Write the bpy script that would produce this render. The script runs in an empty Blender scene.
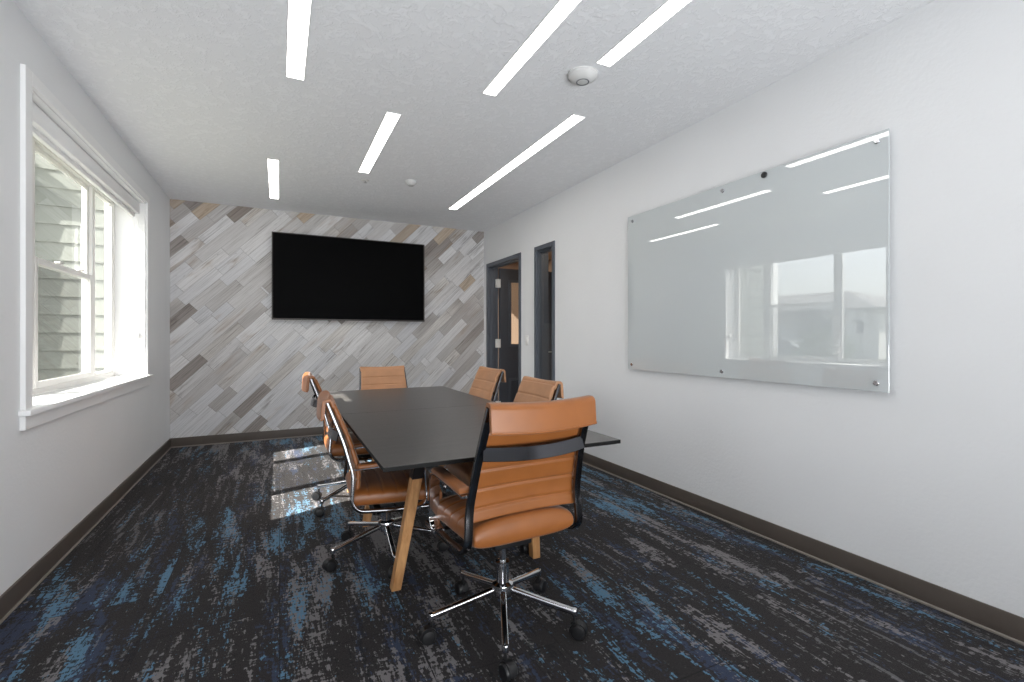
import bpy, bmesh, math, random
from mathutils import Vector, Matrix
random.seed(4)
PI = math.pi
scn = bpy.context.scene
COL = scn.collection

# ------------------------------------------------------------------ helpers
def tag(o, label=None, cat=None, group=None, kind=None):
    if label: o['label'] = label
    if cat: o['category'] = cat
    if group: o['group'] = group
    if kind: o['kind'] = kind
    return o

def empty(name, loc=(0, 0, 0), rz=0.0):
    o = bpy.data.objects.new(name, None)
    COL.objects.link(o)
    o.location = loc
    o.rotation_euler = (0, 0, rz)
    o.empty_display_size = 0.1
    return o

def obj(name, bm, mat, parent=None, smooth=35, loc=None, rz=None):
    me = bpy.data.meshes.new(name)
    bmesh.ops.recalc_face_normals(bm, faces=bm.faces)
    bm.to_mesh(me)
    bm.free()
    if smooth:
        me.shade_smooth()
        me.set_sharp_from_angle(angle=math.radians(smooth))
    mats = mat if isinstance(mat, (list, tuple)) else [mat]
    for m in mats:
        me.materials.append(m)
    o = bpy.data.objects.new(name, me)
    COL.objects.link(o)
    if parent: o.parent = parent
    if loc: o.location = loc
    if rz is not None: o.rotation_euler = (0, 0, rz)
    return o

def struct(name, bm, mat, parent=None, smooth=35):
    o = obj(name, bm, mat, parent, smooth)
    if parent is None: o['kind'] = 'structure'
    return o

def B(): return bmesh.new()

def box(bm, x0, x1, y0, y1, z0, z1, bev=0.0, seg=2, mi=0):
    t = bmesh.new()
    bmesh.ops.create_cube(t, size=1)
    for v in t.verts:
        v.co = Vector(((x0 + x1) / 2 + v.co.x * (x1 - x0), (y0 + y1) / 2 + v.co.y * (y1 - y0), (z0 + z1) / 2 + v.co.z * (z1 - z0)))
    if bev > 0:
        bmesh.ops.bevel(t, geom=list(t.edges), offset=bev, segments=seg, affect='EDGES', profile=0.5)
    merge(bm, t, mi)
    return bm

def quad_x(bm, x, y0, y1, z0, z1):
    bm.faces.new([bm.verts.new(p) for p in ((x, y0, z0), (x, y1, z0), (x, y1, z1), (x, y0, z1))])

def merge(bm, t, mi=0, mat=None):
    vm = {}
    for v in t.verts:
        vm[v] = bm.verts.new(mat @ v.co if mat else v.co)
    for f in t.faces:
        try:
            nf = bm.faces.new([vm[v] for v in f.verts])
            nf.material_index = mi if mi else f.material_index
        except ValueError:
            pass
    t.free()

def lathe(bm, prof, n=32, axis='Z', origin=(0, 0, 0)):
    """prof: list of (r, h)"""
    rings = []
    o = Vector(origin)
    for r, h in prof:
        if r < 1e-6:
            p = Vector((0, 0, h))
            rings.append([bm.verts.new(o + ax(p, axis))])
        else:
            rings.append([bm.verts.new(o + ax(Vector((r * math.cos(2 * PI * k / n), r * math.sin(2 * PI * k / n), h)), axis)) for k in range(n)])
    for a, b in zip(rings[:-1], rings[1:]):
        for k in range(n):
            k2 = (k + 1) % n
            if len(a) == 1 and len(b) == 1: continue
            if len(a) == 1: bm.faces.new((a[0], b[k], b[k2]))
            elif len(b) == 1: bm.faces.new((a[k], a[k2], b[0]))
            else: bm.faces.new((a[k], a[k2], b[k2], b[k]))
    return bm

def ax(p, axis):
    if axis == 'Z': return p
    if axis == 'Y': return Vector((p.x, p.z, p.y))
    return Vector((p.z, p.x, p.y))

def sweep(bm, pts, sec, side=None, closed_sec=True):
    """pts: list of 3D points; sec: list of (a,b) offsets: a along 'side', b along the path normal"""
    pts = [Vector(p) for p in pts]
    rings = []
    n = len(pts)
    for i, p in enumerate(pts):
        if i == 0: d = pts[1] - pts[0]
        elif i == n - 1: d = pts[-1] - pts[-2]
        else: d = (pts[i + 1] - pts[i]).normalized() + (pts[i] - pts[i - 1]).normalized()
        d.normalize()
        sd = Vector(side) if side else (Vector((0, 0, 1)).cross(d) if abs(d.z) < 0.95 else Vector((1, 0, 0)))
        sd = (sd - d * sd.dot(d)).normalized()
        nn = d.cross(sd)
        rings.append([bm.verts.new(p + sd * a + nn * b) for a, b in sec])
    m = len(sec)
    for r0, r1 in zip(rings[:-1], rings[1:]):
        for k in range(m):
            bm.faces.new((r0[k], r0[(k + 1) % m], r1[(k + 1) % m], r1[k]))
    bm.faces.new(rings[0][::-1])
    bm.faces.new(rings[-1])
    return bm

def rsec(w, h, r=0.0, n=3):
    if r <= 0: return [(-w / 2, -h / 2), (w / 2, -h / 2), (w / 2, h / 2), (-w / 2, h / 2)]
    out = []
    for cx, cy, a0 in ((w / 2 - r, -h / 2 + r, -PI / 2), (w / 2 - r, h / 2 - r, 0), (-w / 2 + r, h / 2 - r, PI / 2), (-w / 2 + r, -h / 2 + r, PI)):
        for k in range(n + 1):
            a = a0 + PI / 2 * k / n
            out.append((cx + r * math.cos(a), cy + r * math.sin(a)))
    return out

def csec(r, n=12): return [(r * math.cos(2 * PI * k / n), r * math.sin(2 * PI * k / n)) for k in range(n)]

def fillet(pts, radii, n=8):
    """round the inner corners of a polyline of 3D points"""
    pts = [Vector(p) for p in pts]
    out = [pts[0]]
    for i in range(1, len(pts) - 1):
        r = radii[i - 1] if isinstance(radii, (list, tuple)) else radii
        p = pts[i]; a = (pts[i - 1] - p).normalized(); b = (pts[i + 1] - p).normalized()
        ang = a.angle(b)
        if r <= 0 or ang > PI - 0.02:
            out.append(p); continue
        t = r / math.tan(ang / 2)
        c = p + (a + b).normalized() * (r / math.sin(ang / 2))
        s = p + a * t; e = p + b * t
        va = s - c; vb = e - c
        tot = va.angle(vb)
        for k in range(n + 1):
            f = k / n
            q = (va * math.sin((1 - f) * tot) + vb * math.sin(f * tot)) / math.sin(tot)
            out.append(c + q)
    out.append(pts[-1])
    return out

def resample(pts, step):
    pts = [Vector(p) for p in pts]
    L = [0]
    for a, b in zip(pts[:-1], pts[1:]): L.append(L[-1] + (b - a).length)
    n = max(2, int(L[-1] / step))
    out = []; j = 0
    for k in range(n + 1):
        s = L[-1] * k / n
        while j < len(L) - 2 and L[j + 1] < s: j += 1
        f = (s - L[j]) / max(1e-9, L[j + 1] - L[j])
        out.append(pts[j].lerp(pts[j + 1], f))
    return out, L[-1]

def pad(bm, path, halfw, tf, tb, grooves=(), gdepth=0.008, gw=0.006, step=0.0035, nx=14, pe=5.0, rend=0.03, bow=None, back_grooves=True, crown=0.0):
    """upholstered pad following path (x=0 plane): front thickness tf, back thickness tb"""
    P, L = resample(path, step)
    n = len(P)
    us = [math.sin(PI / 2 * (k / nx)) for k in range(-nx, nx + 1)]
    F = []; K = []
    for i, p in enumerate(P):
        d = (P[min(i + 1, n - 1)] - P[max(i - 1, 0)]).normalized()
        nn = Vector((0, -d.z, d.y))
        s = L * i / (n - 1)
        ee = 1.0
        de = min(s, L - s)
        if de < rend: ee = max(0.0, 1 - (1 - de / rend) ** 3.0) ** (1 / 3.0)
        g = sum(math.exp(-((s - q) / gw) ** 2) for q in grooves)
        rf = []; rk = []
        hw = halfw(s / L) if callable(halfw) else halfw
        for u in us:
            e = max(0.0, 1 - abs(u) ** pe) ** (1 / pe) if abs(u) < 0.9999 else 0.0
            bo = Vector((0, 0, 0))
            if bow: bo = Vector(bow(u, s / L))
            puff = 1 + crown * (1 - u * u)
            a = tf * e * ee * puff - gdepth * g * min(1, e * 1.0) * (ee > 0)
            b = tb * e * ee - (gdepth * g * e if back_grooves else 0)
            a = max(a, 0.0); b = max(b, 0.0)
            x = Vector((hw * u * (0.985 + 0.015 * ee), 0, 0))
            rf.append(bm.verts.new(p + bo + x + nn * a))
            rk.append(bm.verts.new(p + bo + x - nn * b))
        F.append(rf); K.append(rk)
    m = len(us)
    for i in range(n - 1):
        for j in range(m - 1):
            bm.faces.new((F[i][j], F[i][j + 1], F[i + 1][j + 1], F[i + 1][j]))
            bm.faces.new((K[i][j], K[i + 1][j], K[i + 1][j + 1], K[i][j + 1]))
    bmesh.ops.remove_doubles(bm, verts=bm.verts, dist=1e-5)
    return bm

# ------------------------------------------------------------------ materials
def S(r, g, b):
    f = lambda c: (c / 255 / 12.92) if c / 255 <= 0.04045 else ((c / 255 + 0.055) / 1.055) ** 2.4
    return (f(r), f(g), f(b), 1)

class NT:
    def __init__(self, name):
        self.m = bpy.data.materials.new(name)
        self.m.use_nodes = True
        self.t = self.m.node_tree
        self.p = self.t.nodes['Principled BSDF']
        self.out = self.t.nodes['Material Output']
    def n(self, typ, **kw):
        nd = self.t.nodes.new(typ)
        for k, v in kw.items(): setattr(nd, k, v)
        return nd
    def set(self, sock, v):
        if isinstance(v, bpy.types.NodeSocket): self.t.links.new(v, sock)
        elif v is not None: sock.default_value = v
    def math(self, op, a, b=None, c=None, clamp=False):
        nd = self.n('ShaderNodeMath', operation=op); nd.use_clamp = clamp
        self.set(nd.inputs[0], a)
        if b is not None: self.set(nd.inputs[1], b)
        if c is not None: self.set(nd.inputs[2], c)
        return nd.outputs[0]
    def mix(self, f, a, b, mode='MIX'):
        nd = self.n('ShaderNodeMix', data_type='RGBA', blend_type=mode)
        self.set(nd.inputs[0], f); self.set(nd.inputs[6], a); self.set(nd.inputs[7], b)
        return nd.outputs[2]
    def pos(self):
        return self.n('ShaderNodeTexCoord').outputs['Object']
    def sep(self, v):
        nd = self.n('ShaderNodeSeparateXYZ'); self.set(nd.inputs[0], v); return nd.outputs
    def comb(self, x, y, z=0.0):
        nd = self.n('ShaderNodeCombineXYZ')
        self.set(nd.inputs[0], x); self.set(nd.inputs[1], y); self.set(nd.inputs[2], z); return nd.outputs[0]
    def noise(self, v, scale=1, detail=2, rough=0.5, dist=0.0, out='Fac'):
        nd = self.n('ShaderNodeTexNoise')
        self.set(nd.inputs['Vector'], v)
        nd.inputs['Scale'].default_value = scale; nd.inputs['Detail'].default_value = detail
        nd.inputs['Roughness'].default_value = rough; nd.inputs['Distortion'].default_value = dist
        return nd.outputs[out]
    def white(self, v, out='Value'):
        nd = self.n('ShaderNodeTexWhiteNoise', noise_dimensions='3D'); self.set(nd.inputs['Vector'], v); return nd.outputs[out]
    def ramp(self, f, stops, interp='LINEAR'):
        nd = self.n('ShaderNodeValToRGB'); cr = nd.color_ramp; cr.interpolation = interp
        while len(cr.elements) < len(stops): cr.elements.new(0.5)
        for e, (p, c) in zip(cr.elements, stops): e.position = p; e.color = c
        self.set(nd.inputs[0], f); return nd.outputs[0]
    def step(self, v, a, b):
        nd = self.n('ShaderNodeMapRange'); nd.interpolation_type = 'SMOOTHSTEP'
        self.set(nd.inputs[0], v); self.set(nd.inputs[1], a); self.set(nd.inputs[2], b)
        return nd.outputs[0]
    def bump(self, h, strength=0.3, dist=0.002):
        nd = self.n('ShaderNodeBump'); nd.inputs['Strength'].default_value = strength; nd.inputs['Distance'].default_value = dist
        self.set(nd.inputs['Height'], h); self.t.links.new(nd.outputs[0], self.p.inputs['Normal'])
    def base(self, c, rough=0.5, metal=0.0, spec=None):
        self.set(self.p.inputs['Base Color'], c); self.set(self.p.inputs['Roughness'], rough); self.p.inputs['Metallic'].default_value = metal
        if spec is not None: self.p.inputs['Specular IOR Level'].default_value = spec
        return self

def simple(name, c, rough=0.5, metal=0.0, spec=None, var=0.0, scale=20, bumps=0.0):
    t = NT(name)
    if var > 0 or bumps > 0:
        nz = t.noise(t.pos(), scale, 4, 0.6)
        d = tuple(x * (1 - var) for x in c[:3]) + (1,); l = tuple(min(1, x * (1 + var)) for x in c[:3]) + (1,)
        t.base(t.ramp(nz, [(0.3, d), (0.7, l)]), rough, metal, spec)
        if bumps > 0: t.bump(nz, bumps, 0.002)
    else:
        t.base(c, rough, metal, spec)
    return t.m

def m_wall(name, c):
    t = NT(name); p = t.pos()
    big = t.noise(p, 0.9, 3, 0.5); fine = t.noise(p, 55, 3, 0.55)
    d = tuple(x * 0.96 for x in c[:3]) + (1,)
    t.base(t.ramp(big, [(0.35, d), (0.65, c)]), 0.75, 0, 0.3)
    t.bump(fine, 0.35, 0.004)
    return t.m

def m_ceiling():
    t = NT('knockdown ceiling paint'); p = t.pos()
    s = t.sep(p)
    n1 = t.noise(p, 21, 5, 0.62, 0.8)
    k = t.step(n1, 0.50, 0.56)
    n2 = t.noise(p, 130, 2, 0.5)
    h = t.math('ADD', k, t.math('MULTIPLY', n2, 0.25))
    t.base(t.mix(k, S(236, 237, 239), S(240, 241, 243)), 0.85, 0, 0.2)
    t.bump(h, 0.42, 0.007)
    return t.m

def m_carpet():
    t = NT('distressed carpet'); p = t.pos(); s = t.sep(p)
    x, y = s[0], s[1]
    tw, tl = 0.5, 1.0
    cx = t.math('FLOOR', t.math('DIVIDE', x, tw))
    yo = t.math('ADD', y, t.math('MULTIPLY', cx, 0.37))
    cy = t.math('FLOOR', t.math('DIVIDE', yo, tl))
    rnd = t.white(t.comb(cx, cy, 3.0), 'Color')
    rs = t.sep(rnd)
    ox = t.math('ADD', x, t.math('MULTIPLY', rs[0], 0.05))
    oy = t.math('ADD', y, t.math('MULTIPLY', rs[1], 0.5))
    def layer(seed, fx, fy, lo, hi, fine=0.42, wide=0.42):
        a = t.noise(t.comb(t.math('MULTIPLY', ox, fx), t.math('MULTIPLY', oy, fy), seed), 1, 5, 0.62, 0.25)
        b = t.noise(t.comb(t.math('MULTIPLY', ox, 26), t.math('MULTIPLY', oy, 60), seed + 5), 1, 3, 0.6)
        b2 = t.noise(t.comb(t.math('MULTIPLY', ox, 110), t.math('MULTIPLY', oy, 22), seed + 9), 1, 2, 0.6)
        c = t.noise(t.comb(t.math('MULTIPLY', x, 0.9), t.math('MULTIPLY', y, 0.55), seed + 20), 1, 2, 0.5)
        v = t.math('ADD', a, t.math('MULTIPLY', t.math('SUBTRACT', b, 0.5), fine))
        v = t.math('ADD', v, t.math('MULTIPLY', t.math('SUBTRACT', b2, 0.5), fine))
        v = t.math('ADD', v, t.math('MULTIPLY', t.math('SUBTRACT', c, 0.5), wide))
        return t.step(v, lo, hi)
    fib = t.noise(p, 420, 2, 0.6)
    col = t.ramp(t.noise(t.comb(t.math('MULTIPLY', x, 300), t.math('MULTIPLY', y, 90), 2), 1, 2, 0.6), [(0.3, S(30, 28, 29)), (0.7, S(54, 50, 50))])
    col = t.mix(t.math('MULTIPLY', layer(1.3, 8.0, 1.4, 0.615, 0.665), 0.75), col, S(58, 70, 98))
    col = t.mix(t.math('MULTIPLY', layer(7.7, 11, 1.5, 0.590, 0.625), 0.85), col, S(138, 134, 136))
    col = t.mix(t.math('MULTIPLY', layer(13.1, 9.5, 1.4, 0.612, 0.64), 0.95), col, S(96, 136, 164))
    col = t.mix(t.math('MULTIPLY', layer(19.1, 28, 2.2, 0.62, 0.66), 0.6), col, S(128, 126, 128))
    col = t.mix(t.math('MULTIPLY', layer(31.1, 30, 2.0, 0.60, 0.64), 0.8), col, S(22, 22, 25))
    # tile joints
    fx_ = t.math('FRACT', t.math('DIVIDE', x, tw)); fy_ = t.math('FRACT', t.math('DIVIDE', yo, tl))
    j = t.math('MAXIMUM', t.math('LESS_THAN', fx_, 0.010), t.math('LESS_THAN', fy_, 0.006))
    col = t.mix(t.math('MULTIPLY', j, 0.6), col, S(16, 16, 18))
    col = t.mix(0.42, col, t.ramp(fib, [(0.25, (0.25, 0.25, 0.25, 1)), (0.75, (1.0, 1.0, 1.0, 1))]), 'MULTIPLY')
    t.base(col, 0.9, 0, 0.15)
    t.p.inputs['Sheen Weight'].default_value = 0.08
    t.p.inputs['Sheen Roughness'].default_value = 0.5
    t.bump(fib, 0.5, 0.004)
    return t.m

def m_planks():
    t = NT('weathered diagonal planks'); p = t.pos(); s = t.sep(p)
    r2 = 1 / math.sqrt(2)
    u = t.math('MULTIPLY', t.math('ADD', s[0], s[2]), r2)
    v = t.math('MULTIPLY', t.math('SUBTRACT', s[2], s[0]), r2)
    w = 0.118
    vr = t.math('DIVIDE', v, w)
    row = t.math('FLOOR', vr); fv = t.math('FRACT', vr)
    rr = t.sep(t.white(t.comb(row, 5.5, 1.0), 'Color'))
    ln = t.math('ADD', 0.75, t.math('MULTIPLY', rr[1], 0.45))
    al = t.math('ADD', t.math('DIVIDE', u, ln), t.math('MULTIPLY', rr[0], 11))
    idx = t.math('FLOOR', al); fa = t.math('FRACT', al)
    # some planks are split once more, so lengths vary
    rc0 = t.sep(t.white(t.comb(row, idx, 9.0), 'Color'))
    sub = t.math('GREATER_THAN', fa, t.math('ADD', 0.35, t.math('MULTIPLY', rc0[2], 0.65)))
    cell = t.comb(row, idx, sub)
    rc = t.sep(t.white(cell, 'Color'))
    off = t.math('MULTIPLY', rc[1], 60)
    gr = t.noise(t.comb(t.math('ADD', t.math('MULTIPLY', u, 2.2), off), t.math('MULTIPLY', v, 105), off), 1, 6, 0.68, 0.35)
    bl = t.noise(t.comb(t.math('ADD', t.math('MULTIPLY', u, 2.2), off), t.math('MULTIPLY', v, 9), off), 1, 4, 0.6, 0.4)
    band = t.noise(t.comb(t.math('ADD', t.math('MULTIPLY', u, 14), off), t.math('MULTIPLY', v, 40), off), 1, 4, 0.7, 0.5)
    zone = t.noise(t.comb(s[0], s[2], 2.0), 0.8, 2, 0.5)
    hgt = t.step(s[2], 1.0, 2.6)
    tone = t.math('ADD', rc[0], t.math('MULTIPLY', t.math('SUBTRACT', hgt, 0.45), 0.24))
    base = t.ramp(tone, [(0.0, S(212, 212, 214)), (0.40, S(228, 227, 227)), (0.58, S(206, 204, 203)), (0.70, S(184, 180, 178)), (0.78, S(228, 225, 221)), (0.86, S(168, 161, 157)), (0.93, S(150, 142, 137)), (1.0, S(200, 184, 166))])
    dark = t.ramp(tone, [(0.0, S(172, 171, 173)), (0.5, S(170, 166, 164)), (0.75, S(134, 127, 122)), (0.92, S(88, 80, 75)), (1.0, S(140, 122, 104))])
    k = t.math('MULTIPLY', t.step(gr, 0.42, 0.74), 0.85)
    col = t.mix(k, base, dark)
    g2 = t.noise(t.comb(t.math('ADD', t.math('MULTIPLY', u, 5.0), off), t.math('MULTIPLY', v, 240), off), 1, 3, 0.6)
    col = t.mix(t.math('MULTIPLY', t.step(g2, 0.5, 0.75), 0.35), col, dark)
    k2 = t.math('MULTIPLY', t.step(t.math('MULTIPLY', t.math('ADD', bl, t.math('MULTIPLY', rc[2], 0.20)), t.math('ADD', 0.55, gr)), 0.72, 1.0), 0.6)
    col = t.mix(k2, col, S(88, 80, 76))
    kt = t.math('MULTIPLY', t.step(t.math('ADD', bl, t.math('MULTIPLY', t.math('ADD', zone, hgt), 0.06)), 0.56, 0.76), 0.35)
    col = t.mix(t.math('MULTIPLY', kt, t.math('GREATER_THAN', rc[1], 0.6)), col, S(172, 148, 124))
    kd = t.math('MULTIPLY', t.step(band, 0.64, 0.72), t.math('GREATER_THAN', rc[2], 0.62))
    col = t.mix(t.math('MULTIPLY', kd, 0.55), col, S(84, 76, 72))
    e1 = t.math('LESS_THAN', t.math('MINIMUM', fv, t.math('SUBTRACT', 1.0, fv)), 0.012)
    fs = t.math('ABSOLUTE', t.math('SUBTRACT', fa, t.math('ADD', 0.35, t.math('MULTIPLY', rc0[2], 0.65))))
    e2 = t.math('LESS_THAN', t.math('MINIMUM', fs, t.math('MINIMUM', fa, t.math('SUBTRACT', 1.0, fa))), 0.0022)
    ed = t.math('MAXIMUM', e1, e2)
    col = t.mix(t.math('MULTIPLY', ed, 0.45), col, S(84, 78, 74))
    t.base(col, 0.7, 0, 0.25)
    t.bump(t.math('SUBTRACT', t.math('MULTIPLY', gr, 0.4), ed), 0.35, 0.003)
    return t.m

def m_wood(name, light, dark, axis=2):
    t = NT(name); p = t.pos(); s = t.sep(p)
    sc = [50, 50, 50]; sc[axis] = 3.5
    g = t.noise(t.comb(t.math('MULTIPLY', s[0], sc[0]), t.math('MULTIPLY', s[1], sc[1]), t.math('MULTIPLY', s[2], sc[2])), 1, 5, 0.6, 0.3)
    t.base(t.ramp(g, [(0.3, dark), (0.68, light)]), 0.45)
    t.bump(g, 0.15, 0.002)
    return t.m

def m_leather(name, c):
    t = NT(name); p = t.pos()
    a = t.noise(p, 9, 3, 0.5); f = t.n('ShaderNodeTexVoronoi'); f.inputs['Scale'].default_value = 420
    t.set(f.inputs['Vector'], p)
    d = tuple(x * 0.86 for x in c[:3]) + (1,)
    t.base(t.ramp(a, [(0.35, d), (0.65, c)]), 0.40, 0, 0.5)
    t.p.inputs['Sheen Weight'].default_value = 0.15; t.p.inputs['Sheen Roughness'].default_value = 0.4
    t.bump(f.outputs['Distance'], 0.12, 0.001)
    return t.m

def m_glass(name, tint=(0.96, 0.98, 0.97, 1), ior=1.45):
    t = NT(name)
    tr = t.n('ShaderNodeBsdfTransparent'); tr.inputs[0].default_value = tint
    gl = t.n('ShaderNodeBsdfGlossy'); gl.inputs['Roughness'].default_value = 0.0
    fr = t.n('ShaderNodeLayerWeight'); fr.inputs[0].default_value = 0.5
    f0 = ((ior - 1) / (ior + 1)) ** 2
    sch = t.math('ADD', f0, t.math('MULTIPLY', 1 - f0, t.math('POWER', fr.outputs['Facing'], 5.0)))
    mx = t.n('ShaderNodeMixShader')
    t.t.links.new(sch, mx.inputs[0]); t.t.links.new(tr.outputs[0], mx.inputs[1]); t.t.links.new(gl.outputs[0], mx.inputs[2])
    t.t.links.new(mx.outputs[0], t.out.inputs[0])
    return t.m

def m_screen():
    t = NT('insect screen mesh'); p = t.pos()
    tr = t.n('ShaderNodeBsdfTransparent'); df = t.n('ShaderNodeBsdfDiffuse'); df.inputs[0].default_value = S(70, 72, 70)
    mx = t.n('ShaderNodeMixShader')
    nz = t.noise(p, 60, 2, 0.5)
    t.set(mx.inputs[0], t.math('ADD', 0.42, t.math('MULTIPLY', nz, 0.06)))
    t.t.links.new(tr.outputs[0], mx.inputs[1]); t.t.links.new(df.outputs[0], mx.inputs[2]); t.t.links.new(mx.outputs[0], t.out.inputs[0])
    return t.m

def m_emit(name, c, st):
    t = NT(name)
    p = t.pos()
    nz = t.noise(p, 3, 1, 0.5)
    t.base((0.9, 0.9, 0.9, 1), 0.5)
    t.set(t.p.inputs['Emission Color'], t.ramp(nz, [(0.3, c), (0.7, tuple(x * 0.985 for x in c[:3]) + (1,))]))
    t.p.inputs['Emission Strength'].default_value = st
    return t.m

LIGHT = 8.5
MW = m_wall('off white orange peel paint', S(234, 235, 236))
MC = m_ceiling()
MCARPET = m_carpet()
MPL = m_planks()
MBASE = simple('dark brown rubber base', S(88, 80, 74), 0.5, 0, 0.4, 0.06, 6)
MTOE = simple('pale carpet edge strip', S(140, 133, 126), 0.6, 0, 0.3, 0.08, 30)
MTRIM = simple('white painted trim', S(238, 238, 238), 0.35, 0, 0.4, 0.01, 3)
MVINYL = simple('white vinyl frame', S(232, 231, 228), 0.35, 0, 0.4, 0.01, 5)
MTAN = m_leather('tan leather', S(150, 90, 42))
MTAN_LIT = m_leather('tan leather in window light', S(186, 136, 98))  # same tan leather, window light painted in as a paler colour
MCHR = simple('polished chrome', S(215, 215, 218), 0.07, 1.0)
MRAIL = simple('smoked chrome', S(112, 112, 114), 0.16, 1.0)
MCHRD = simple('dark polished chrome', S(92, 92, 96), 0.10, 1.0)
MBLK = simple('black plastic', S(24, 24, 26), 0.4, 0, 0.5, 0.1, 30)
MBLKM = simple('black powder coated steel', S(26, 26, 28), 0.35, 0.2, 0.5, 0.08, 40)
MTABLE = None
MOAK = m_wood('light oak', S(206, 158, 108), S(168, 116, 70))
MGREY = simple('charcoal painted door', S(74, 78, 86), 0.4, 0, 0.5, 0.03, 4)
MGREYF = simple('blue grey door frame paint', S(84, 90, 99), 0.38, 0, 0.5, 0.03, 4)
MSTEEL = simple('satin steel', S(200, 200, 200), 0.3, 1.0, None, 0.03, 40)
MGLASS = m_glass('clear glass')
MSCREEN = m_screen()
MLIGHT = m_emit('lit diffuser', (1.0, 0.97, 0.93, 1), LIGHT)
MPLAST = simple('white plastic', S(232, 231, 228), 0.4, 0, 0.4, 0.01, 8)

def m_tabletop():
    t = NT('charcoal laminate'); p = t.pos(); s = t.sep(p)
    a = t.noise(t.comb(t.math('MULTIPLY', s[0], 3), t.math('MULTIPLY', s[1], 26), 0), 1, 5, 0.6)
    b = t.noise(p, 90, 3, 0.6)
    t.base(t.ramp(a, [(0.3, S(74, 72, 71)), (0.7, S(84, 81, 79))]), t.math('ADD', 0.27, t.math('MULTIPLY', b, 0.08)), 0, 0.5)
    t.bump(b, 0.03, 0.001)
    return t.m
MTABLE = m_tabletop()
MEDGE = simple('black table edge', S(9, 9, 9), 0.6, 0, 0.2)

# ------------------------------------------------------------------ dimensions (metres); camera stands at x=0, y=0
XL, XR, YB, ZC, YN = -1.08, 2.66, 6.37, 2.74, -2.6
WY0, WY1, WZ0, WZ1 = 3.06, 5.29, 0.88, 2.425      # window opening
DY0, DY1, DZ = 5.19, 6.256, 2.255                  # door frame, outer
SY0, SY1, SZ0 = 4.394, 4.84, 0.06                  # side light frame, outer
WT = 0.14                                          # partition thickness
XO = -1.36                                         # outer face of the window wall

# ------------------------------------------------------------------ setting
b = B(); box(b, XL - 0.02, XR + 0.02, YN, YB + 0.02, -0.08, 0.0); struct('floor', b, MCARPET)
b = B(); box(b, XO, XR + WT, YN, YB + 0.1, ZC, ZC + 0.1); struct('ceiling', b, MC)
b = B(); box(b, XL - 0.3, XR + WT, YB, YB + 0.14, -0.05, ZC); struct('wall_back', b, MPL)
b = B(); box(b, XL - 0.28, XR + WT, YN - 0.1, YN, -0.05, ZC); struct('wall_front', b, MW)
b = B()
box(b, XO, XL, YN, WY0, -0.05, ZC); box(b, XO, XL, WY1, YB, -0.05, ZC)
box(b, XO, XL, WY0, WY1, -0.05, WZ0 - 0.03); box(b, XO, XL, WY0, WY1, WZ1, ZC)
struct('wall_left', b, MW)
b = B()
X1 = XR + WT
e = 0.035
box(b, XR, X1, YN, SY0 + e, -0.05, ZC)
box(b, XR, X1, SY0 + e, SY1 - e, DZ - e, ZC); box(b, XR, X1, SY0 + e, SY1 - e, -0.05, SZ0 + e)
box(b, XR, X1, SY1 - e, DY0 + e, -0.05, ZC)
box(b, XR, X1, DY0 + e, DY1 - e, DZ - e, ZC)
box(b, XR, X1, DY1 - e, YB, -0.05, ZC)
struct('wall_right', b, MW)

# baseboards: a flat band with a small pale toe
def baseboard(name, x0, x1, y0, y1, axis, sgn):
    b = B()
    if axis == 'x':   # runs along y, stands off a wall at x0
        box(b, min(x0, x0 + sgn * 0.012), max(x0, x0 + sgn * 0.012), y0, y1, 0.0, 0.105, 0.003, 2, 0)
        box(b, min(x0, x0 + sgn * 0.020), max(x0, x0 + sgn * 0.020), y0, y1, 0.0, 0.012, 0.003, 1, 1)
    else:
        box(b, x0, x1, min(y0, y0 + sgn * 0.012), max(y0, y0 + sgn * 0.012), 0.0, 0.105, 0.003, 2, 0)
        box(b, x0, x1, min(y0, y0 + sgn * 0.020), max(y0, y0 + sgn * 0.020), 0.0, 0.012, 0.003, 1, 1)
    struct(name, b, [MBASE, MTOE])
baseboard('baseboard_left', XL, 0, YN, YB - 0.013, 'x', 1)
baseboard('baseboard_back', XL + 0.002, XR - 0.002, YB, 0, 'y', -1)
baseboard('baseboard_right', XR, 0, YN, DY0 - 0.002, 'x', -1)

# ------------------------------------------------------------------ window
win = empty('window_1', (XL, (WY0 + WY1) / 2, WZ0)); win['kind'] = 'structure'
WX = -win.location.x; 
def wobj(name, b, mat, parent=win, smooth=35):
    for v in b.verts: v.co -= win.location
    return obj(name, b, mat, parent, smooth)
GX = -1.31                                         # glass plane
# casing
b = B()
box(b, XL, XL + 0.02, WY0 - 0.07, WY0, WZ0 - 0.07, WZ1 + 0.065, 0.002, 1)
box(b, XL, XL + 0.02, WY1, WY1 + 0.07, WZ0 - 0.07, WZ1 + 0.065, 0.002, 1)
box(b, XL, XL + 0.02, WY0, WY1, WZ1, WZ1 + 0.065, 0.002, 1)
wobj('casing', b, MTRIM)
# stool and apron
b = B(); box(b, GX + 0.020, XL, WY0 - 0.0, WY1 + 0.0, WZ0 - 0.028, WZ0); box(b, XL, XL + 0.045, WY0 - 0.09, WY1 + 0.09, WZ0 - 0.028, WZ0, 0.005, 2); wobj('sill', b, MTRIM)
b = B(); box(b, XL, XL + 0.021, WY0 - 0.075, WY1 + 0.075, WZ0 - 0.095, WZ0 - 0.028, 0.002, 1); wobj('apron', b, MTRIM)
# jamb liner
b = B()
box(b, GX - 0.05, XL + 0.002, WY0, WY0 + 0.012, WZ0, WZ1); box(b, GX - 0.05, XL + 0.002, WY1 - 0.012, WY1, WZ0, WZ1); box(b, GX - 0.05, XL + 0.002, WY0, WY1, WZ1 - 0.012, WZ1)
wobj('jamb', b, MTRIM)
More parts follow.
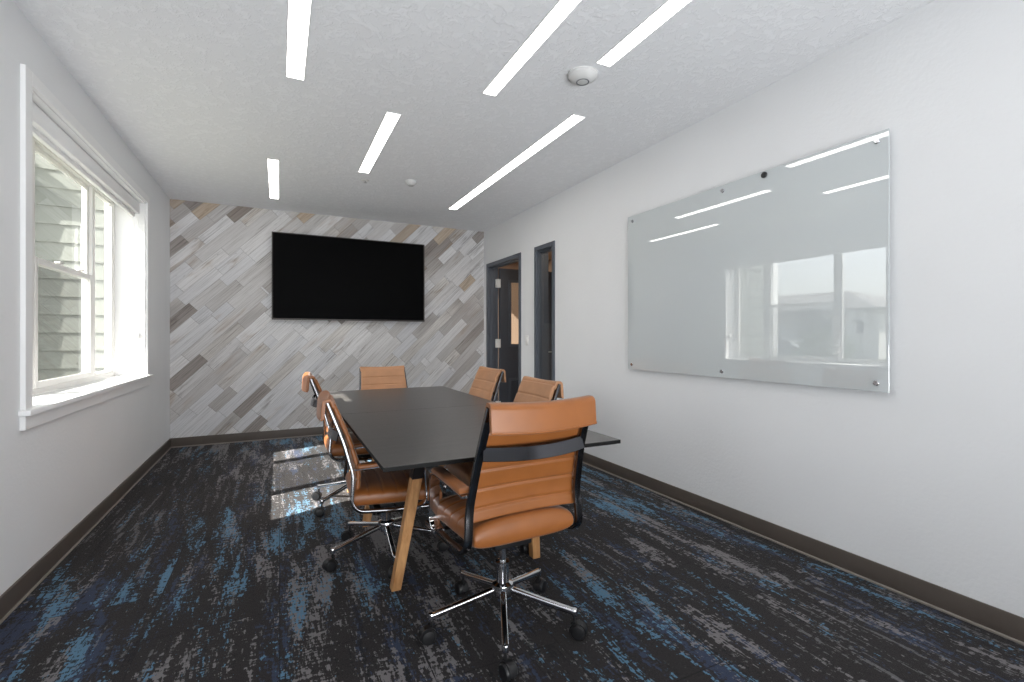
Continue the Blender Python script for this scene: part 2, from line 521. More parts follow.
# vinyl frame with two mullions
MY = (3.725, 4.745)
fw = 0.035
b = B()
f0, f1 = GX - 0.045, GX + 0.020
yA, yBb, zA, zB = WY0 + 0.012, WY1 - 0.012, WZ0 - 0.0, WZ1 - 0.012
box(b, f0, f1, yA, yA + fw, zA, zB, 0.003, 1); box(b, f0, f1, yBb - fw, yBb, zA, zB, 0.003, 1)
box(b, f0, f1, yA + fw, yBb - fw, zA, zA + fw, 0.003, 1); box(b, f0, f1, yA + fw, yBb - fw, zB - fw, zB, 0.003, 1)
for m in MY: box(b, f0, f1, m - 0.03, m + 0.03, zA + fw, zB - fw, 0.003, 1)
wobj('window_frame', b, MVINYL)
# fixed side lights: glazing bead and pane
def sash(y0, y1, z0, z1, xc, w=0.035, d=0.026, name='sash'):
    b = B()
    box(b, xc - d / 2, xc + d / 2, y0, y0 + w, z0, z1, 0.003, 1); box(b, xc - d / 2, xc + d / 2, y1 - w, y1, z0, z1, 0.003, 1)
    box(b, xc - d / 2, xc + d / 2, y0 + w, y1 - w, z0, z0 + w, 0.003, 1); box(b, xc - d / 2, xc + d / 2, y0 + w, y1 - w, z1 - w, z1, 0.003, 1)
    s_ = wobj(name, b, MVINYL)
    b = B(); quad_x(b, xc, y0 + w - 0.004, y1 - w + 0.004, z0 + w - 0.004, z1 - w + 0.004)
    p_ = wobj('pane', b, MGLASS, s_, 0)
    return s_
zi0, zi1 = zA + fw, zB - fw
sash(yA + fw, MY[0] - 0.03, zi0, zi1, GX, 0.022)
sash(MY[1] + 0.03, yBb - fw, zi0, zi1, GX, 0.022)
zm = 1.675
sash(MY[0] + 0.03, MY[1] - 0.03, zm - 0.02, zi1, GX - 0.012, 0.035, 0.022)
lo = sash(MY[0] + 0.03, MY[1] - 0.03, zi0, zm + 0.02, GX + 0.010, 0.038, 0.022)
b = B()
box(b, GX + 0.01, GX + 0.04, 4.05, 4.11, zm + 0.02, zm + 0.034, 0.004, 2); box(b, GX + 0.01, GX + 0.04, 4.42, 4.48, zm + 0.02, zm + 0.034, 0.004, 2)
wobj('sash_lock', b, MVINYL, lo)
b = B(); quad_x(b, GX - 0.030, MY[0] + 0.03, MY[1] - 0.03, zi0, zm); wobj('insect_screen', b, MSCREEN, win, 0)

# roller shade at the head of the window
rs = empty('roller_shade', (-1.16, (WY0 + WY1) / 2, WZ1)); tag(rs, 'white roller shade rolled up at the head of the window', 'window shade')
def rel(root, name, b, mat, parent=None, smooth=35):
    for v in b.verts: v.co -= root.location
    return obj(name, b, mat, parent or root, smooth)
b = B(); box(b, -1.20, -1.115, WY0 + 0.016, WY1 - 0.016, 2.315, WZ1 - 0.016, 0.006, 2); rel(rs, 'headrail', b, MTRIM)
b = B(); box(b, -1.172, -1.146, WY0 + 0.03, WY1 - 0.03, 2.283, 2.316, 0.004, 2); rel(rs, 'bottom_bar', b, MTRIM)
b = B()
for dx in (-1.165, -1.125):
    sweep(b, [(dx, WY1 - 0.03, 2.32), (dx, WY1 - 0.03, 1.26)], csec(0.003, 6), (1, 0, 0))
rel(rs, 'pull_cord', b, MTRIM)
b = B(); box(b, -1.175, -1.115, WY1 - 0.042, WY1 - 0.013, 1.205, 1.262, 0.008, 2); rel(rs, 'cord_tensioner', b, MPLAST)

# ------------------------------------------------------------------ door and side light (hollow metal frames)
def ring_frame(b, y0, y1, z0, z1, w, x0, x1, bottom=True):
    box(b, x0, x1, y0, y0 + w, z0, z1, 0.003, 1); box(b, x0, x1, y1 - w, y1, z0, z1, 0.003, 1)
    box(b, x0, x1, y0 + w, y1 - w, z1 - w, z1, 0.003, 1)
    if bottom: box(b, x0, x1, y0 + w, y1 - w, z0, z0 + w, 0.003, 1)
dr = empty('door_1', (XR, (DY0 + DY1) / 2, 0)); dr['kind'] = 'structure'
b = B(); ring_frame(b, DY0, DY1, 0, DZ, 0.052, XR - 0.012, X1 + 0.012, False)
ring_frame(b, DY0 + 0.05, DY1 - 0.05, 0, DZ - 0.05, 0.016, XR + 0.035, XR + 0.085, False)
rel(dr, 'door_frame', b, MGREYF)
# leaf, swung 90 degrees out into the corridor, hinged on the far jamb
LY1 = DY1 - 0.055; LY0 = LY1 - 0.045; LX0 = X1 + 0.013; LX1 = LX0 + 0.93; LZ1 = DZ - 0.06
vx0, vx1, vz0, vz1 = LX0 + 0.15, LX0 + 0.75, 1.09, 2.03
b = B()
lx0, lx1, lz0, lz1 = LX0 + 0.15, LX0 + 0.75, 0.22, 0.62
box(b, LX0, vx0, LY0, LY1, 0.012, LZ1); box(b, vx1, LX1, LY0, LY1, 0.012, LZ1)
box(b, vx0, vx1, LY0, LY1, vz1, LZ1); box(b, vx0, vx1, LY0, LY1, lz1, vz0); box(b, vx0, vx1, LY0, LY1, 0.012, lz0)
leaf = rel(dr, 'door_leaf', b, MGREY)
b = B()
for (x0, x1, z0, z1) in ((vx0, vx1, vz0, vz1), (lx0, lx1, lz0, lz1)):
    w = 0.03
    for yy in ((LY0 - 0.008, LY0 + 0.004),):
        box(b, x0 - 0.01, x0 + w, yy[0], yy[1], z0 - 0.01, z1 + 0.01); box(b, x1 - w, x1 + 0.01, yy[0], yy[1], z0 - 0.01, z1 + 0.01)
        box(b, x0 + w, x1 - w, yy[0], yy[1], z0 - 0.01, z0 + w); box(b, x0 + w, x1 - w, yy[0], yy[1], z1 - w, z1 + 0.01)
rel(dr, 'lite_trim', b, MGREYF, leaf)
b = B(); box(b, vx0, vx1, LY0 + 0.018, LY0 + 0.024, vz0, vz1); rel(dr, 'pane', b, MGLASS, leaf, 0)
b = B(); box(b, lx0, lx1, LY1 - 0.008, LY1 - 0.004, lz0, lz1)
for k in range(13):
    z = lz0 + 0.03 + k * 0.027
    sweep(b, [(lx0 + 0.02, LY0 + 0.012, z), (lx1 - 0.02, LY0 + 0.012, z)], [(-0.012, -0.010), (-0.010, -0.012), (0.012, 0.010), (0.010, 0.012)])
rel(dr, 'louver', b, MGREYF, leaf)
b = B()
for z in (0.25, 1.13, 1.98):
    box(b, X1 - 0.035, X1 + 0.022, LY0 - 0.004, LY1 + 0.004, z - 0.06, z + 0.06, 0.002, 1)
    lathe(b, [(0.0, z - 0.062), (0.008, z - 0.06), (0.008, z + 0.06), (0.0, z + 0.062)], 10, 'Z', (X1 + 0.018, LY0 - 0.006, 0))
rel(dr, 'hinge', b, MPLAST, dr)
b = B(); lathe(b, [(0, 0), (0.026, 0), (0.026, 0.008), (0.01, 0.01), (0.01, 0.05), (0, 0.052)], 16, 'Y', (LX1 - 0.07, LY0 - 0.052, 1.0))
box(b, LX1 - 0.19, LX1 - 0.06, LY0 - 0.055, LY0 - 0.04, 0.99, 1.01, 0.005, 2)
rel(dr, 'door_handle', b, MSTEEL, leaf)
sl = empty('window_2', (XR, (SY0 + SY1) / 2, 0)); sl['kind'] = 'structure'
b = B(); ring_frame(b, SY0, SY1, SZ0, DZ, 0.052, XR - 0.012, X1 + 0.012)
ring_frame(b, SY0 + 0.05, SY1 - 0.05, SZ0 + 0.05, DZ - 0.05, 0.018, XR + 0.012, XR + 0.026)
ring_frame(b, SY0 + 0.05, SY1 - 0.05, SZ0 + 0.05, DZ - 0.05, 0.018, XR + 0.034, XR + 0.06)
rel(sl, 'side_light_frame', b, MGREYF)
b = B(); quad_x(b, XR + 0.030, SY0 + 0.05, SY1 - 0.05, SZ0 + 0.05, DZ - 0.05); rel(sl, 'pane', b, MGLASS, None, 0)
# corridor beyond
MCOR = m_wall('beige corridor paint', S(150, 128, 110))
MCORC = simple('corridor ceiling', S(176, 150, 126), 0.8, 0, 0.2, 0.03, 3)
b = B(); box(b, X1 + 1.55, X1 + 1.65, 2.0, 8.0, -0.05, 2.7); struct('wall_corridor_far', b, MCOR)
b = B(); box(b, X1, X1 + 1.65, 7.9, 8.0, -0.05, 2.7); box(b, X1, X1 + 1.65, 2.0, 2.1, -0.05, 2.7); struct('wall_corridor_ends', b, MCOR)
b = B(); box(b, X1, X1 + 1.65, 2.0, 8.0, 2.6, 2.72); struct('ceiling_corridor', b, MCORC)
b = B(); box(b, X1 - WT, X1 + 1.65, 2.0, 8.0, -0.08, -0.001); struct('floor_corridor', b, MCARPET)

# light switch between door and side light
sw = empty('light_switch', (XR, 5.035, 1.18)); tag(sw, 'white light switch plate between the grey door frame and the narrow glass panel', 'light switch')
b = B(); box(b, XR - 0.006, XR, 5.0, 5.07, 1.122, 1.238, 0.002, 2); rel(sw, 'plate', b, MPLAST)
b = B(); box(b, XR - 0.010, XR - 0.005, 5.018, 5.052, 1.147, 1.213, 0.002, 2); rel(sw, 'rocker', b, MPLAST)

# ------------------------------------------------------------------ television
tv = empty('television', (0.842, YB, 1.94)); tag(tv, 'large black flat screen television mounted on the diagonal plank wall', 'television')
tx0, tx1, tz0, tz1 = -0.075, 1.757, 1.425, 2.462
MTVS = simple('black screen glass', S(4, 4, 5), 0.45, 0, 0.04)
MTVB = simple('dark brushed bezel', S(62, 58, 56), 0.35, 0.6, None, 0.05, 60)
b = B(); box(b, tx0, tx1, 6.285, 6.315, tz0, tz1, 0.004, 2); box(b, tx0 + 0.35, tx1 - 0.35, 6.315, 6.345, tz0 + 0.12, tz1 - 0.2, 0.01, 2); rel(tv, 'housing', b, MBLK)
b = B()
w = 0.011
box(b, tx0 - 0.002, tx0 + w, 6.279, 6.290, tz0, tz1, 0.002, 1); box(b, tx1 - w, tx1 + 0.002, 6.279, 6.290, tz0, tz1, 0.002, 1)
box(b, tx0 + w, tx1 - w, 6.279, 6.290, tz1 - w, tz1, 0.002, 1); box(b, tx0 + w, tx1 - w, 6.279, 6.290, tz0, tz0 + 0.018, 0.002, 1)
rel(tv, 'bezel', b, MTVB)
b = B(); box(b, tx0 + w, tx1 - w, 6.282, 6.287, tz0 + 0.018, tz1 - w); rel(tv, 'screen', b, MTVS, None, 0)
b = B(); box(b, 0.60, 1.08, 6.34, YB, 1.65, 2.15); rel(tv, 'wall_mount', b, MBLKM)

# ------------------------------------------------------------------ glass writing board
gb = empty('glass_board', (XR, 2.2, 1.585)); tag(gb, 'large frosted white glass writing board on the right wall reflecting the window', 'whiteboard')
def m_board():
    t = NT('pale grey back painted glass')
    nz = t.noise(t.pos(), 0.8, 2, 0.5)
    df = t.n('ShaderNodeBsdfDiffuse'); t.set(df.inputs[0], t.ramp(nz, [(0.3, S(200, 206, 208)), (0.7, S(204, 210, 211))]))
    gl = t.n('ShaderNodeBsdfGlossy'); gl.inputs['Roughness'].default_value = 0.0; gl.inputs[0].default_value = (1, 1, 1, 1)
    lw = t.n('ShaderNodeLayerWeight'); lw.inputs[0].default_value = 0.5
    mx = t.n('ShaderNodeMixShader')
    t.set(mx.inputs[0], t.math('ADD', 0.14, t.math('MULTIPLY', 0.86, t.math('POWER', lw.outputs['Facing'], 5.0))))
    t.t.links.new(df.outputs[0], mx.inputs[1]); t.t.links.new(gl.outputs[0], mx.inputs[2]); t.t.links.new(mx.outputs[0], t.out.inputs[0])
    return t.m
MBOARD = m_board()
b = B(); box(b, XR - 0.031, XR - 0.025, 1.262, 3.168, 0.952, 2.222, 0.0015, 1); rel(gb, 'glass_panel', b, MBOARD, None, 0)
for (yy, zz) in ((3.105, 2.176), (2.215, 2.182), (1.312, 2.178), (3.115, 0.994), (2.222, 0.992), (1.315, 0.994)):
    b = B(); lathe(b, [(0.0, 0.0), (0.011, 0.0), (0.013, 0.002), (0.013, 0.008), (0.009, 0.009), (0.009, 0.039), (0.0, 0.039)], 20, 'X', (XR - 0.039, yy, zz)); rel(gb, 'standoff', b, MCHR)
mg = obj('magnet', lathe(B(), [(0, 0), (0.015, 0), (0.018, 0.003), (0.018, 0.012), (0, 0.012)], 24, 'X', (0, 0, 0)), MBLK, None, 35, (XR - 0.043, 1.915, 2.196)); tag(mg, 'round black magnet near the top edge of the glass board', 'magnet')

# ------------------------------------------------------------------ ceiling fixtures
def ceiling_light(x0, x1, y0, y1, label):
    t = empty('ceiling_light', ((x0 + x1) / 2, (y0 + y1) / 2, ZC)); tag(t, label, 'light', 'recessed linear ceiling lights')
    b = B(); w = 0.006
    box(b, x0 - w, x0, y0 - w, y1 + w, ZC - 0.004, ZC); box(b, x1, x1 + w, y0 - w, y1 + w, ZC - 0.004, ZC); box(b, x0, x1, y0 - w, y0, ZC - 0.004, ZC); box(b, x0, x1, y1, y1 + w, ZC - 0.004, ZC)
    rel(t, 'frame', b, MTRIM)
    b = B(); box(b, x0, x1, y0, y1, ZC - 0.003, ZC); rel(t, 'diffuser', b, MLIGHT, None, 0)
ceiling_light(0.040, 0.130, 1.80, 3.07, 'linear ceiling light in front of the one nearest the plank wall and window')
ceiling_light(-0.087, -0.003, 4.565, 5.84, 'short linear ceiling light nearest the plank wall and the window corner')
ceiling_light(1.140, 1.222, 1.46, 2.742, 'linear ceiling light over the front of the table, cut by the top edge')
ceiling_light(0.657, 0.745, 3.262, 4.55, 'short linear ceiling light over the table, beside the tiny sprinkler')
ceiling_light(1.580, 1.668, -0.45, 2.163, 'linear ceiling light ending just beside the large round smoke detector')
ceiling_light(1.805, 1.897, 2.743, 5.395, 'longest linear ceiling light, parallel to the right wall behind the smoke detector')

MDET = simple('grey white detector plastic', S(206, 206, 205), 0.5, 0, 0.3, 0.01, 8)
def dome(name, x, y, r, h, label, cat, core=True):
    t = empty(name, (x, y, ZC)); tag(t, label, cat)
    b = B(); lathe(b, [(0, -h), (r * 0.42, -h), (r * 0.62, -h * 0.86), (r * 0.9, -h * 0.5), (r * 0.96, -h * 0.34), (r * 0.96, -h * 0.25), (r, -h * 0.22), (r, 0), (0, 0)], 40); o = obj('housing', b, MDET, t)
    b = B(); lathe(b, [(r * 0.36, -h - 0.0005), (r * 0.36, -h - 0.0015), (r * 0.42, -h - 0.0015), (r * 0.42, -h - 0.0005)], 40); obj('ring', b, MGREY, t)
    return t
dome('smoke_detector', 1.578, 2.30, 0.088, 0.045, 'large round white smoke detector at the end of a linear ceiling light', 'smoke detector')
dome('smoke_detector', 1.156, 4.61, 0.058, 0.045, 'small round white detector dome on the ceiling above the far table end', 'smoke detector')
sp = empty('sprinkler', (0.752, 4.79, ZC)); tag(sp, 'tiny fire sprinkler head in the ceiling behind a short linear light', 'sprinkler')
obj('escutcheon', lathe(B(), [(0, -0.004), (0.032, -0.004), (0.036, 0), (0, 0)], 24), MPLAST, sp)
b = B(); lathe(b, [(0, -0.022), (0.017, -0.022), (0.017, -0.020), (0.004, -0.018), (0.004, -0.004), (0, -0.004)], 16); obj('sprinkler_head', b, MSTEEL, sp)

# ------------------------------------------------------------------ conference table
TX0, TX1, TY0, TY1, TZ = 0.345, 1.437, 1.782, 4.49, 0.74
tb = empty('conference_table', ((TX0 + TX1) / 2, (TY0 + TY1) / 2, 0)); tag(tb, 'long dark charcoal conference table on splayed oak legs', 'table')
ymid = 3.13
def top(y0, y1):
    b = B()
    t = bmesh.new()
    bmesh.ops.create_cube(t, size=1)
    for v in t.verts:
        sx = 1 if v.co.x > 0 else -1; sy = 1 if v.co.y > 0 else -1
        x = TX1 if sx > 0 else TX0; y = y1 if sy > 0 else y0
        z = TZ if v.co.z > 0 else TZ - 0.018
        v.co = Vector((x, y, z))
    for f in t.faces:
        f.material_index = 1 if f.normal.z < 0.5 else 0
    bmesh.ops.bevel(t, geom=[e for e in t.edges], offset=0.0012, segments=1, affect='EDGES')
    merge(b, t)
    for f in b.faces:
        f.normal_update()
        f.material_index = 0 if f.calc_center_median().z > TZ - 0.0006 else 1
    rel(tb, 'tabletop', b, [MTABLE, MEDGE], None, 30)
top(TY0, ymid - 0.001); top(ymid + 0.001, TY1)
b = B()
for y in (2.20, 3.13, 4.06): box(b, TX0 + 0.16, TX1 - 0.16, y - 0.03, y + 0.03, TZ - 0.075, TZ - 0.018, 0.003, 1)
for x in (TX0 + 0.30, TX1 - 0.30): box(b, x - 0.02, x + 0.02, 2.20, 4.06, TZ - 0.068, TZ - 0.018, 0.003, 1)
rel(tb, 'frame', b, MBLKM)
for yt, yf in ((2.20, 2.325), (3.13, 3.19), (4.06, 3.94)):
    for sx in (-1, 1):
        xc = (TX0 + TX1) / 2
        foot = Vector((xc + sx * 0.385, yf, 0)); tp = Vector((xc + sx * 0.285, yt, TZ - 0.02))
        d = tp - foot
        k = 0.80
        md = foot + d * k
        b = B(); P = [foot, md]; h = 0.0225
        r0 = [b.verts.new(foot + Vector((a * h, c * h * 1.1, 0))) for a, c in ((-1, -1), (1, -1), (1, 1), (-1, 1))]
        r1 = [b.verts.new(md + Vector((a * h * 1.08, c * h * 1.2, 0))) for a, c in ((-1, -1), (1, -1), (1, 1), (-1, 1))]
        for q in range(4): b.faces.new((r0[q], r0[(q + 1) % 4], r1[(q + 1) % 4], r1[q]))
        b.faces.new(r0[::-1]); b.faces.new(r1)
        bmesh.ops.bevel(b, geom=list(b.edges), offset=0.002, segments=1, affect='EDGES')
        lg = rel(tb, 'leg', b, MOAK)
        b = B(); h2 = h * 1.15
        r0 = [b.verts.new(md - d * 0.03 + Vector((a * h2, c * h2 * 1.12, 0))) for a, c in ((-1, -1), (1, -1), (1, 1), (-1, 1))]
        r1 = [b.verts.new(tp + Vector((a * h2, c * h2 * 1.12, 0))) for a, c in ((-1, -1), (1, -1), (1, 1), (-1, 1))]
        for q in range(4): b.faces.new((r0[q], r0[(q + 1) % 4], r1[(q + 1) % 4], r1[q]))
        b.faces.new(r0[::-1]); b.faces.new(r1)
        bmesh.ops.bevel(b, geom=list(b.edges), offset=0.002, segments=1, affect='EDGES')
        rel(tb, 'leg_bracket', b, MBLKM, lg)

# ------------------------------------------------------------------ office chair
UPPER = ('seat', 'backrest', 'head_roll', 'side_rail', 'back_strap', 'armrest', 'tilt_mechanism', 'gas_piston')
def make_chair(MTAN):
    r = empty('office_chair')
    # seat cushion
    path = fillet([(0, -0.205, 0.474), (0, 0.17, 0.464), (0, 0.262, 0.434)], 0.18, 10)
    b = B(); pad(b, path, lambda f: 0.222 + 0.012 * f, 0.052, 0.045, [0.085 + 0.072 * k for k in range(5)], 0.007, 0.006, rend=0.045, pe=4.2, back_grooves=False, crown=0.22)
    obj('seat', b, MTAN, r, 60)
    # backrest
    path = fillet([(0, -0.178, 0.532), (0, -0.170, 0.62), (0, -0.215, 0.78), (0, -0.292, 0.968)], [0.25, 0.8], 12)
    b = B(); pad(b, path, lambda f: 0.238 - 0.026 * f, 0.012, 0.017, [0.050 + 0.079 * k for k in range(5)], 0.006, 0.006, rend=0.010, pe=6, crown=0.25, bow=lambda u, f: (0, (0.010 - 0.026 * f) * (1 - u * u), 0.006 * (1 - f) * (1 - u * u)))
    obj('backrest', b, MTAN, r, 60)
    # roll of the upholstery over the top of the rails, hanging behind
    path = fillet([(0, -0.287, 0.945), (0, -0.303, 0.987), (0, -0.334, 0.985), (0, -0.340, 0.894)], [0.012, 0.014], 8)
    b = B(); pad(b, path, lambda f: 0.218 + 0.005 * min(1, 1.8 * f), 0.010, 0.010, [], 0, 0.01, rend=0.006, pe=12, bow=lambda u, f: (0, -0.016 * (1 - u * u), -0.009 * (1 - u * u)))
    hr = obj('head_roll', b, MTAN, r, 60)
    b = B()
    pts = [(0.223 * u, -0.343, 0.894 - 0.009 * (1 - u * u)) for u in [k / 10 for k in range(-10, 11)]]
    pts = [(x, y - 0.016 * (1 - (x / 0.223) ** 2), z) for x, y, z in pts]
    sweep(b, pts, csec(0.0065, 8), (0, 0, 1)); obj('piping', b, MTAN, hr, 60)
    # side rails
    def hwr(z): return 0.248 - 0.036 * max(0.0, min(1.0, (z - 0.45) / 0.5))
    rp = fillet([(0, 0.235, 0.405), (0, -0.02, 0.413), (0, -0.208, 0.428), (0, -0.196, 0.60), (0, -0.244, 0.78), (0, -0.318, 0.976)], [0.3, 0.065, 0.25, 0.8], 10)
    for s in (-1, 1):
        b = B(); sweep(b, [p + Vector((s * hwr(p.z), 0, 0)) for p in rp], rsec(0.030, 0.016, 0.003, 2), (1, 0, 0)); obj('side_rail', b, MRAIL, r, 40)
    # back strap, bowed to the rear
    b = B()
    zs = 0.806
    pts = []
    for k in range(-12, 13):
        u = k / 12
        pts.append((0.216 * u, -0.268 - 0.034 * (1 - u * u), zs - 0.008 * (1 - u * u)))
    sweep(b, pts, rsec(0.050, 0.005, 0.0015, 1), (0, 0.27, 1)); obj('back_strap', b, MCHRD, r, 40)
    # arm loops
    ax_ = 0.245
    ap = fillet([(0, -0.195, 0.640), (0, 0.158, 0.652), (0, 0.172, 0.425), (0, 0.10, 0.412)], [0.045, 0.035], 8)
    for s in (-1, 1):
        b = B(); sweep(b, [p + Vector((s * ax_, 0, 0)) for p in ap], rsec(0.046, 0.009, 0.002, 1), (1, 0, 0))
        box(b, min(s * 0.232, s * 0.268), max(s * 0.232, s * 0.268), 0.10, 0.14, 0.402, 0.422)
        a = obj('armrest', b, MCHR, r, 40)
        path = [Vector((0, -0.180, 0.649)), Vector((0, 0.135, 0.659))]
        b = B(); pad(b, path, 0.026, 0.016, 0.006, [], 0, 0.01, step=0.01, nx=6, rend=0.02, pe=4)
        for v in b.verts: v.co.x += s * ax_
        obj('arm_pad', b, MTAN, a, 60)
    # under-seat mechanism and cross bars
    b = B(); box(b, -0.085, 0.085, -0.10, 0.12, 0.368, 0.412, 0.008, 2); box(b, -0.236, 0.236, 0.10, 0.135, 0.398, 0.412, 0.003, 1); box(b, -0.236, 0.236, -0.09, -0.055, 0.402, 0.416, 0.003, 1)
    sweep(b, [(0.08, 0.03, 0.385), (0.26, 0.05, 0.372)], csec(0.005, 8)); 
    sweep(b, [(0.25, 0.049, 0.372), (0.30, 0.054, 0.370)], csec(0.009, 8))
    obj('tilt_mechanism', b, MBLK, r)
    b = B(); lathe(b, [(0, 0.19), (0.014, 0.19), (0.014, 0.372), (0, 0.372)], 20); obj('gas_piston', b, MCHR, r)
    b = B(); lathe(b, [(0, 0.125), (0.03, 0.125), (0.046, 0.140), (0.048, 0.165), (0.044, 0.182), (0.027, 0.190), (0.026, 0.262), (0.029, 0.266), (0.029, 0.274), (0.015, 0.276), (0, 0.276)], 32); obj('base_hub', b, MCHR, r)
    for k in range(5):
        b = B()
        sweep(b, [(0.03, 0, 0.160), (0.17, 0, 0.130), (0.303, 0, 0.103)], rsec(0.026, 0.022, 0.006, 3), (0, 1, 0))
        lathe(b, [(0, 0.088), (0.0125, 0.088), (0.0135, 0.094), (0.0135, 0.108), (0.011, 0.1145), (0, 0.1155)], 16, 'Z', (0.303, 0, 0))
        lg = obj('base_leg', b, MCHR, r, 40)
        b = B()
        lathe(b, [(0, 0.05), (0.006, 0.05), (0.006, 0.09), (0, 0.09)], 10)
        R = 0.030
        for s in (-1, 1):
            pr = [(0, 0.004), (R * 0.8, 0.004), (R, 0.008), (R, 0.018), (R * 0.86, 0.024), (R * 0.5, 0.026), (0, 0.026)]
            t = bmesh.new(); lathe(t, pr, 24, 'Y', (0, 0, 0))
            merge(b, t, 0, Matrix.Translation((0.016, 0, R)) @ Matrix.Scale(s, 4, (0, 1, 0)))
        # hood between the wheels
        pts = [(0.016 + 0.033 * math.cos(a), 0, R + 0.033 * math.sin(a)) for a in [math.radians(d) for d in range(-10, 191, 20)]]
        sweep(b, pts, rsec(0.030, 0.004), (0, 1, 0))
        box(b, -0.012, 0.03, -0.0035, 0.0035, 0.03, 0.062)
        c = obj('caster', b, MBLK, lg)
        c.location = (0.303, 0, 0)
    return r

def copy_tree(o, parent=None):
    c = o.copy(); COL.objects.link(c); c.parent = parent
    for ch in o.children: copy_tree(ch, c)
    return c

protos = {}
def place(x, y, face, star, lift, label):
    """face: world heading of the sitter (deg, 90 = towards the plank wall); star: world angle of one base leg"""
    tone = MTAN_LIT if y > 2.69 and face > 100 else MTAN
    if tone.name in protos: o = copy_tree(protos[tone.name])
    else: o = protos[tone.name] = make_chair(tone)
    return o, (x, y, face, star, lift, label)
spots = [
    (0.850, 1.830, 92.5, 103, 0.0, 'tan leather office chair in front, its ribbed back turned to the camera'),
    (0.545, 2.735, -3, 195, -0.085, 'tan leather office chair on the window side, at the nearest corner of the table'),
    (0.51, 3.66, 0, 215, -0.035, 'tan leather office chair on the window side, partly hidden behind a nearer chair'),
    (0.945, 4.62, 270, 40, -0.07, 'tan leather office chair at the far table end below the television'),
    (1.28, 3.66, 180, 20, -0.03, 'tan leather office chair on the wall side, in front of the open door'),
    (1.22, 2.71, 180, 60, -0.045, 'tan leather office chair on the wall side, in front of the narrow glass panel'),
]
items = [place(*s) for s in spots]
rc = random.Random(11)
for o, (x, y, face, star, lift, label) in items:
    rz = math.radians(face - 90)
    o.location = (x, y, 0); o.rotation_euler = (0, 0, rz)
    tag(o, label, 'chair', 'tan office chairs around the conference table')
    k = 0
    for ch in o.children:
        nm = ch.name.split('.')[0]
        if nm in UPPER: ch.location.z = lift
        elif nm == 'base_leg':
            ch.rotation_euler = (0, 0, math.radians(star + 72 * k) - rz)
            k += 1
            for c in ch.children: c.rotation_euler = (0, 0, rc.uniform(-0.7, 0.7))

# ------------------------------------------------------------------ outdoors
MSIDE = simple('pale sage lap siding', S(110, 113, 108), 0.8, 0, 0.3, 0.03, 3)
def lap_wall(name, x0, x1, y, z0, z1, ex=0.185):
    b = B(); z = z0
    while z < z1:
        zt = min(z + ex, z1)
        vs = [b.verts.new(p) for p in ((x0, y - 0.022, z), (x1, y - 0.022, z), (x1, y - 0.006, zt), (x0, y - 0.006, zt))]
        b.faces.new(vs)
        vs = [b.verts.new(p) for p in ((x0, y - 0.022, z), (x0, y - 0.002, z), (x1, y - 0.002, z), (x1, y - 0.022, z))]
        b.faces.new(vs)
        z += ex
    box(b, x0, x1, y - 0.002, y + 4.0, z0, z1)
    return struct(name, b, MSIDE, None, 0)
YW = 6.45
lap_wall('wall_outside_wing', -3.84, XO - 0.02, YW, -0.4, 4.2)
b = B(); box(b, -3.95, -3.80, YW - 0.045, YW + 0.05, -0.4, 4.2); struct('trim_outside_corner', b, MTRIM)
b = B(); box(b, -2.85, -2.37, YW - 0.14, YW, -0.4, 2.90); box(b, -2.90, -2.42 + 0.10, YW - 0.19, YW, 2.87, 3.08); struct('outside_shadow_caster', b, MSIDE)  # unseen capped box, added and shaped to throw a stepped shadow on the siding
MGRASS = simple('lawn', S(108, 110, 98), 0.95, 0, 0.1, 0.25, 3)
MASPH = simple('asphalt', S(112, 112, 114), 0.9, 0, 0.2, 0.1, 4)
b = B(); box(b, -90, XO - 0.0, -40, 80, -0.5, -0.4); struct('ground_outside', b, MGRASS)
b = B(); box(b, -28, -8, -40, 80, -0.4, -0.38); struct('ground_street', b, MASPH)
# house across the street
MHW = simple('white house siding', S(222, 222, 218), 0.7, 0, 0.3, 0.03, 3)
MHG = simple('taupe garage siding', S(150, 147, 144), 0.7, 0, 0.3, 0.04, 3)
MROOF = simple('grey shingles', S(128, 126, 126), 0.9, 0, 0.2, 0.15, 2)
MDG = simple('dark window glass', S(60, 66, 74), 0.1, 0, 0.5)
hs = empty('house', (-38, 27, -0.4)); tag(hs, 'single storey house with grey hip roof across the street, mirrored in the glass board', 'building')
b = B(); box(b, -44, -34, 19.5, 36, -0.4, 3.4); rel(hs, 'wall', b, MHW)
b = B(); box(b, -34, -33.2, 24, 33, -0.4, 3.4); rel(hs, 'garage_front', b, MHG)
b = B()
x0, x1, y0, y1, ze, zr = -44.8, -32.4, 18.8, 36.8, 3.35, 5.2
vs = [b.verts.new(p) for p in ((x0, y0, ze), (x1, y0, ze), (x1, y1, ze), (x0, y1, ze), ((x0 + x1) / 2, y0 + 5.4, zr), ((x0 + x1) / 2, y1 - 5.4, zr))]
for f in ((0, 1, 4), (1, 2, 5, 4), (2, 3, 5), (3, 0, 4, 5), (3, 2, 1, 0)): b.faces.new([vs[i] for i in f])
rel(hs, 'roof', b, MROOF, None, 0)
for (y0, y1, z0, z1) in ((22.2, 23.6, 0.9, 2.6), (20.4, 21.0, 1.4, 2.6)):
    b = B(); box(b, -34.0, -33.95, y0, y1, z0, z1); w_ = rel(hs, 'window', b, MTRIM)
    b = B(); box(b, -33.96, -33.93, y0 + 0.08, y1 - 0.08, z0 + 0.08, z1 - 0.08); rel(hs, 'pane', b, MDG, w_)
b = B(); box(b, -33.2, -33.14, 25, 30, -0.4, 2.2); rel(hs, 'garage_door', b, MTRIM)

